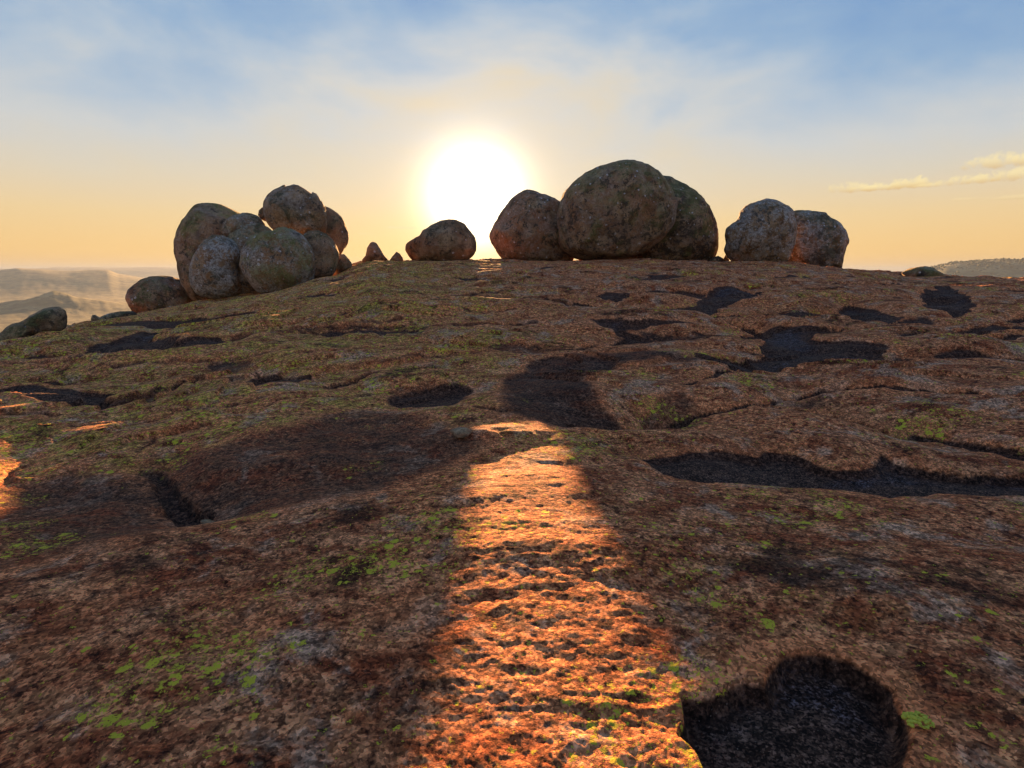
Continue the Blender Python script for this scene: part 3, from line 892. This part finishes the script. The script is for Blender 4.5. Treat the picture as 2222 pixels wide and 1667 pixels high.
slab('crown', Z(*A, [(1078,365),(1092,280),(1140,205),(1210,155),(1262,130),(1315,98),(1333,122),(1290,165),(1235,225),(1190,300),(1150,380),(1100,400)]), 23.5, 1.1, 101)
slab('crown', Z(*A, [(1030,430),(1040,378),(1078,342),(1110,380),(1130,470),(1110,500),(1060,465)]), 23.6, .9, 102)
slab('crown', Z(*A, [(1592,148),(1615,152),(1650,175),(1700,250),(1758,345),(1785,480),(1778,610),(1745,620),(1748,480),(1712,365),(1655,275),(1600,205)]), 23.5, 1.1, 103)

# loose stones
for k, (px, py, w, h, lab) in enumerate(LOOSE):
    g = hit(px, py + h * .4)
    t = np.linspace(0, 2 * np.pi, 14, endpoint=False)
    rr = 1 + .18 * np.sin(t * 3 + k) + .1 * np.sin(5 * t + 2 * k)
    out = [(px + .5 * w * c * r, py - .5 * h * s * r) for c, s, r in zip(np.cos(t), np.sin(t), rr)]
    Cc, P, fa, size = boulder_shape(out, g[1], .9, 4, 201 + k * 3, 1.6)
    org, Pl = base_origin(Cc, P)
    zc = dome(np.array([org[0]]), np.array([org[1]]))[0]
    org[2] = min(org[2], zc[0] - .015)
    o = link('stone', mesh_np('stone', Pl, [fa]), MAT_ROCK, label=lab, category='stone')
    o['grey'], o['green'], o['rust'] = .2, .2, .8
    o.location = org

# a cushion of lichen on the lip of the near pan
bm = bmesh.new()
rt = np.random.default_rng(77)
tc_ = hit(1992, 1560)
for k in range(70):
    rr_ = .045 * math.sqrt(rt.uniform()); an = rt.uniform(0, 2 * math.pi)
    lx, ly = rr_ * math.cos(an), rr_ * .8 * math.sin(an)
    res_ = bmesh.ops.create_icosphere(bm, subdivisions=1, radius=1.0)
    s1 = rt.uniform(.004, .009); tz = rt.uniform(.6, 1.3)
    for v in res_['verts']:
        v.co = Vector((v.co.x * s1 * rt.uniform(.8, 1.3) + lx, v.co.y * s1 * rt.uniform(.8, 1.3) + ly, v.co.z * s1 * tz + .020 * (1 - (rr_ / .05)**2)))
tm = bpy.data.meshes.new('lichen_cushion'); bm.to_mesh(tm); bm.free()
mt, N = new_mat("lichen_cushion")
P = N.n('ShaderNodeNewGeometry').outputs['Position']
finish(N, N.mix(N.noise(P, 90, 4, .7), (.30, .30, .03), (.72, .66, .08)), .9)
to = link('lichen_cushion', tm, mt, label='bright yellow-green lichen cushion on the rim of the round black basin', category='lichen')
to.location = (tc_[0], tc_[1], float(dome(np.array([tc_[0]]), np.array([tc_[1]]))[0][0]) + .004)

# ------------------------------------------------------------------ valley, far ridges
VZ = -120.0


def ridge(az_, d, pts, d0, w, seed, rough):
    """pts: (photo px, height above eye) crest profile at distance d0"""
    a = np.array([math.atan((p[0] - CX) / F_PX * math.cos(PITCH)) for p in pts])
    h = np.interp(az_, a, np.array([p[1] for p in pts]))
    L_ = d0 / 14
    h = h + rough * fbm2(np.sin(az_) * d / L_, np.cos(az_) * d / L_, 5, seed)
    prof = np.exp(-((d - d0) / w)**2)
    return np.maximum(0, (h + EYE - VZ)) * prof


def valley_z(x, y):
    d = np.hypot(x, y); a = np.arctan2(x, y)
    z = VZ + 7 * fbm2(x / 300, y / 300, 5, 81)
    L = [(-900, 20), (-300, 30), (0, 22), (60, 28), (120, 42), (200, 44), (260, 40), (330, 46), (400, 50), (600, 30), (1100, 20), (1700, 10), (1900, -10), (2400, 0)]
    z = np.maximum(z, VZ + ridge(a, d, L, 8600, 1500, 1, 14))
    z = np.maximum(z, VZ + ridge(a, d, [(-600, -20), (0, 0), (40, 14), (90, 12), (150, 4), (235, 6), (255, -20), (330, -55), (500, -90), (2200, -90), (2600, -60)], 4300, 750, 2, 9))
    z = np.maximum(z, VZ + ridge(a, d, [(-500, -100), (0, -112), (140, -112), (160, -66), (220, -62), (290, -57), (420, -52), (800, -70), (2600, -110)], 760, 120, 3, 5))
    z = np.maximum(z, VZ + ridge(a, d, [(1500, -115), (1900, -60), (2010, 10), (2060, 30), (2130, 36), (2222, 40), (2500, 46), (3200, 30)], 2700, 420, 4, 7))
    # the cone hill
    r = at(118, 640, 1650)
    q = np.hypot((x - r[0]) / 200, (y - r[1]) / 200)
    z = np.maximum(z, VZ + 62 * np.exp(-q * 1.5) * (1 + .25 * fbm2(x / 60, y / 60, 4, 91)) + 2)
    z = z + 2.2 * fbm2(x / 22, y / 22, 3, 95) * (1 - sstep(3000, 5000, d))
    return z


va = np.concatenate([np.radians(np.arange(-54, 54.01, .16)), np.radians(np.linspace(54, 306, 64)[1:-1])])
vr = [150.0]
while vr[-1] < 12500:
    vr.append(vr[-1] * 1.019)
vr = np.array(vr)
VA, VR = np.meshgrid(va, vr)
vx, vy = (np.sin(VA) * VR).ravel(), (np.cos(VA) * VR).ravel()
vz = valley_z(vx, vy)
na, nr = len(va), len(vr)
i0 = np.arange(nr - 1)[:, None] * na; j = np.arange(na)[None, :]; j1 = (j + 1) % na
vq = np.stack([i0 + j, i0 + na + j, i0 + na + j1, i0 + j1], -1).reshape(-1, 4)[:, ::-1]
m, N = new_mat("valley")
P = N.n('ShaderNodeNewGeometry').outputs['Position']
c = N.mix(N.step(N.noise(P, .012, 6, .6), .4, .6), (.055, .065, .022), (.16, .15, .06))
c = N.mix(N.step(N.noise(P, .05, 5, .65), .5, .62), c, (.035, .042, .016))
c = N.mix(N.step(N.noise(P, .02, 6, .7), .62, .72), c, (.25, .20, .15))
finish(N, c, .95)
link('valley_terrain', mesh_np('valley_terrain', np.stack([vx, vy, vz], 1), [vq]), m, kind='structure',
     label='wide bushveld valley with hazy ridges one behind another')


# woods on the hills that read as one mass
def wood(name, lab, pts, seed):
    r = np.random.default_rng(seed)
    bm = bmesh.new(); bmesh.ops.create_icosphere(bm, subdivisions=1, radius=1.0)
    bv = np.array([q.co[:] for q in bm.verts]); bf = np.array([[w.index for w in q.verts] for q in bm.faces]); bm.free()
    vs, fs = [], []
    for k, (x, y, s) in enumerate(pts):
        z = valley_z(np.array([x]), np.array([y]))[0]
        jit = 1 + .28 * r.normal(size=(len(bv), 1))
        flat = r.uniform(.45, .8)
        vs.append(bv * jit * np.array([s, s, s * flat]) + np.array([x, y, z + s * flat * 1.1]))
        fs.append(bf + k * len(bv))
    mm, N = new_mat(name)
    P = N.n('ShaderNodeNewGeometry').outputs['Position']
    finish(N, N.mix(N.noise(P, .25, 3), (.028, .036, .012), (.075, .085, .028)), .9)
    link(name, mesh_np(name, np.vstack(vs), [np.vstack(fs)]), mm, kind='stuff', label=lab, category='woodland')


r = np.random.default_rng(5)
pts = []
for _ in range(900):
    px = r.uniform(1990, 2420); d0 = 2700 + r.normal() * 110
    a = math.atan((px - CX) / F_PX * math.cos(PITCH))
    pts.append((math.sin(a) * d0, math.cos(a) * d0, r.uniform(2.2, 6.0)))
wood('hill_woodland', 'thin line of trees along the ridge of the hazy hill', pts, 1)
pts = []
for _ in range(1100):
    px = r.uniform(120, 460); d0 = 760 + r.normal() * 45
    a = math.atan((px - CX) / F_PX * math.cos(PITCH))
    pts.append((math.sin(a) * d0, math.cos(a) * d0, r.uniform(1.2, 3.6)))
wood('spur_woodland', 'scrubby trees covering the low green spur behind the flat slab', pts, 2)

# ------------------------------------------------------------------ haze
hz = bpy.data.meshes.new('haze')
bm = bmesh.new(); bmesh.ops.create_cube(bm, size=1.0)
hx, hy0, hy1, hz0, hz1 = 13500, -13500, 13500, -182.0, 78.0
for v in bm.verts:
    v.co = (v.co.x * 2 * hx, hy0 if v.co.y < 0 else hy1, hz0 if v.co.z < 0 else hz1)
bm.to_mesh(hz); bm.free()
hm = bpy.data.materials.new('haze'); hm.use_nodes = True
H = NT(hm.node_tree)
pv = H.n('ShaderNodeVolumePrincipled')
H.put(pv, 'Color', (.20, .27, .40)); H.put(pv, 'Density', 1.25e-4); H.put(pv, 'Anisotropy', .25)
pv.inputs['Density Attribute'].default_value = ''
hm.cycles.homogeneous_volume = True
ho = H.n('ShaderNodeOutputMaterial'); hm.node_tree.links.new(pv.outputs[0], ho.inputs['Volume'])
link('haze', hz, hm, kind='stuff', label='thin golden haze filling the air over the valley', category='haze')
print('verts dome', len(V), 'valley', len(vx))
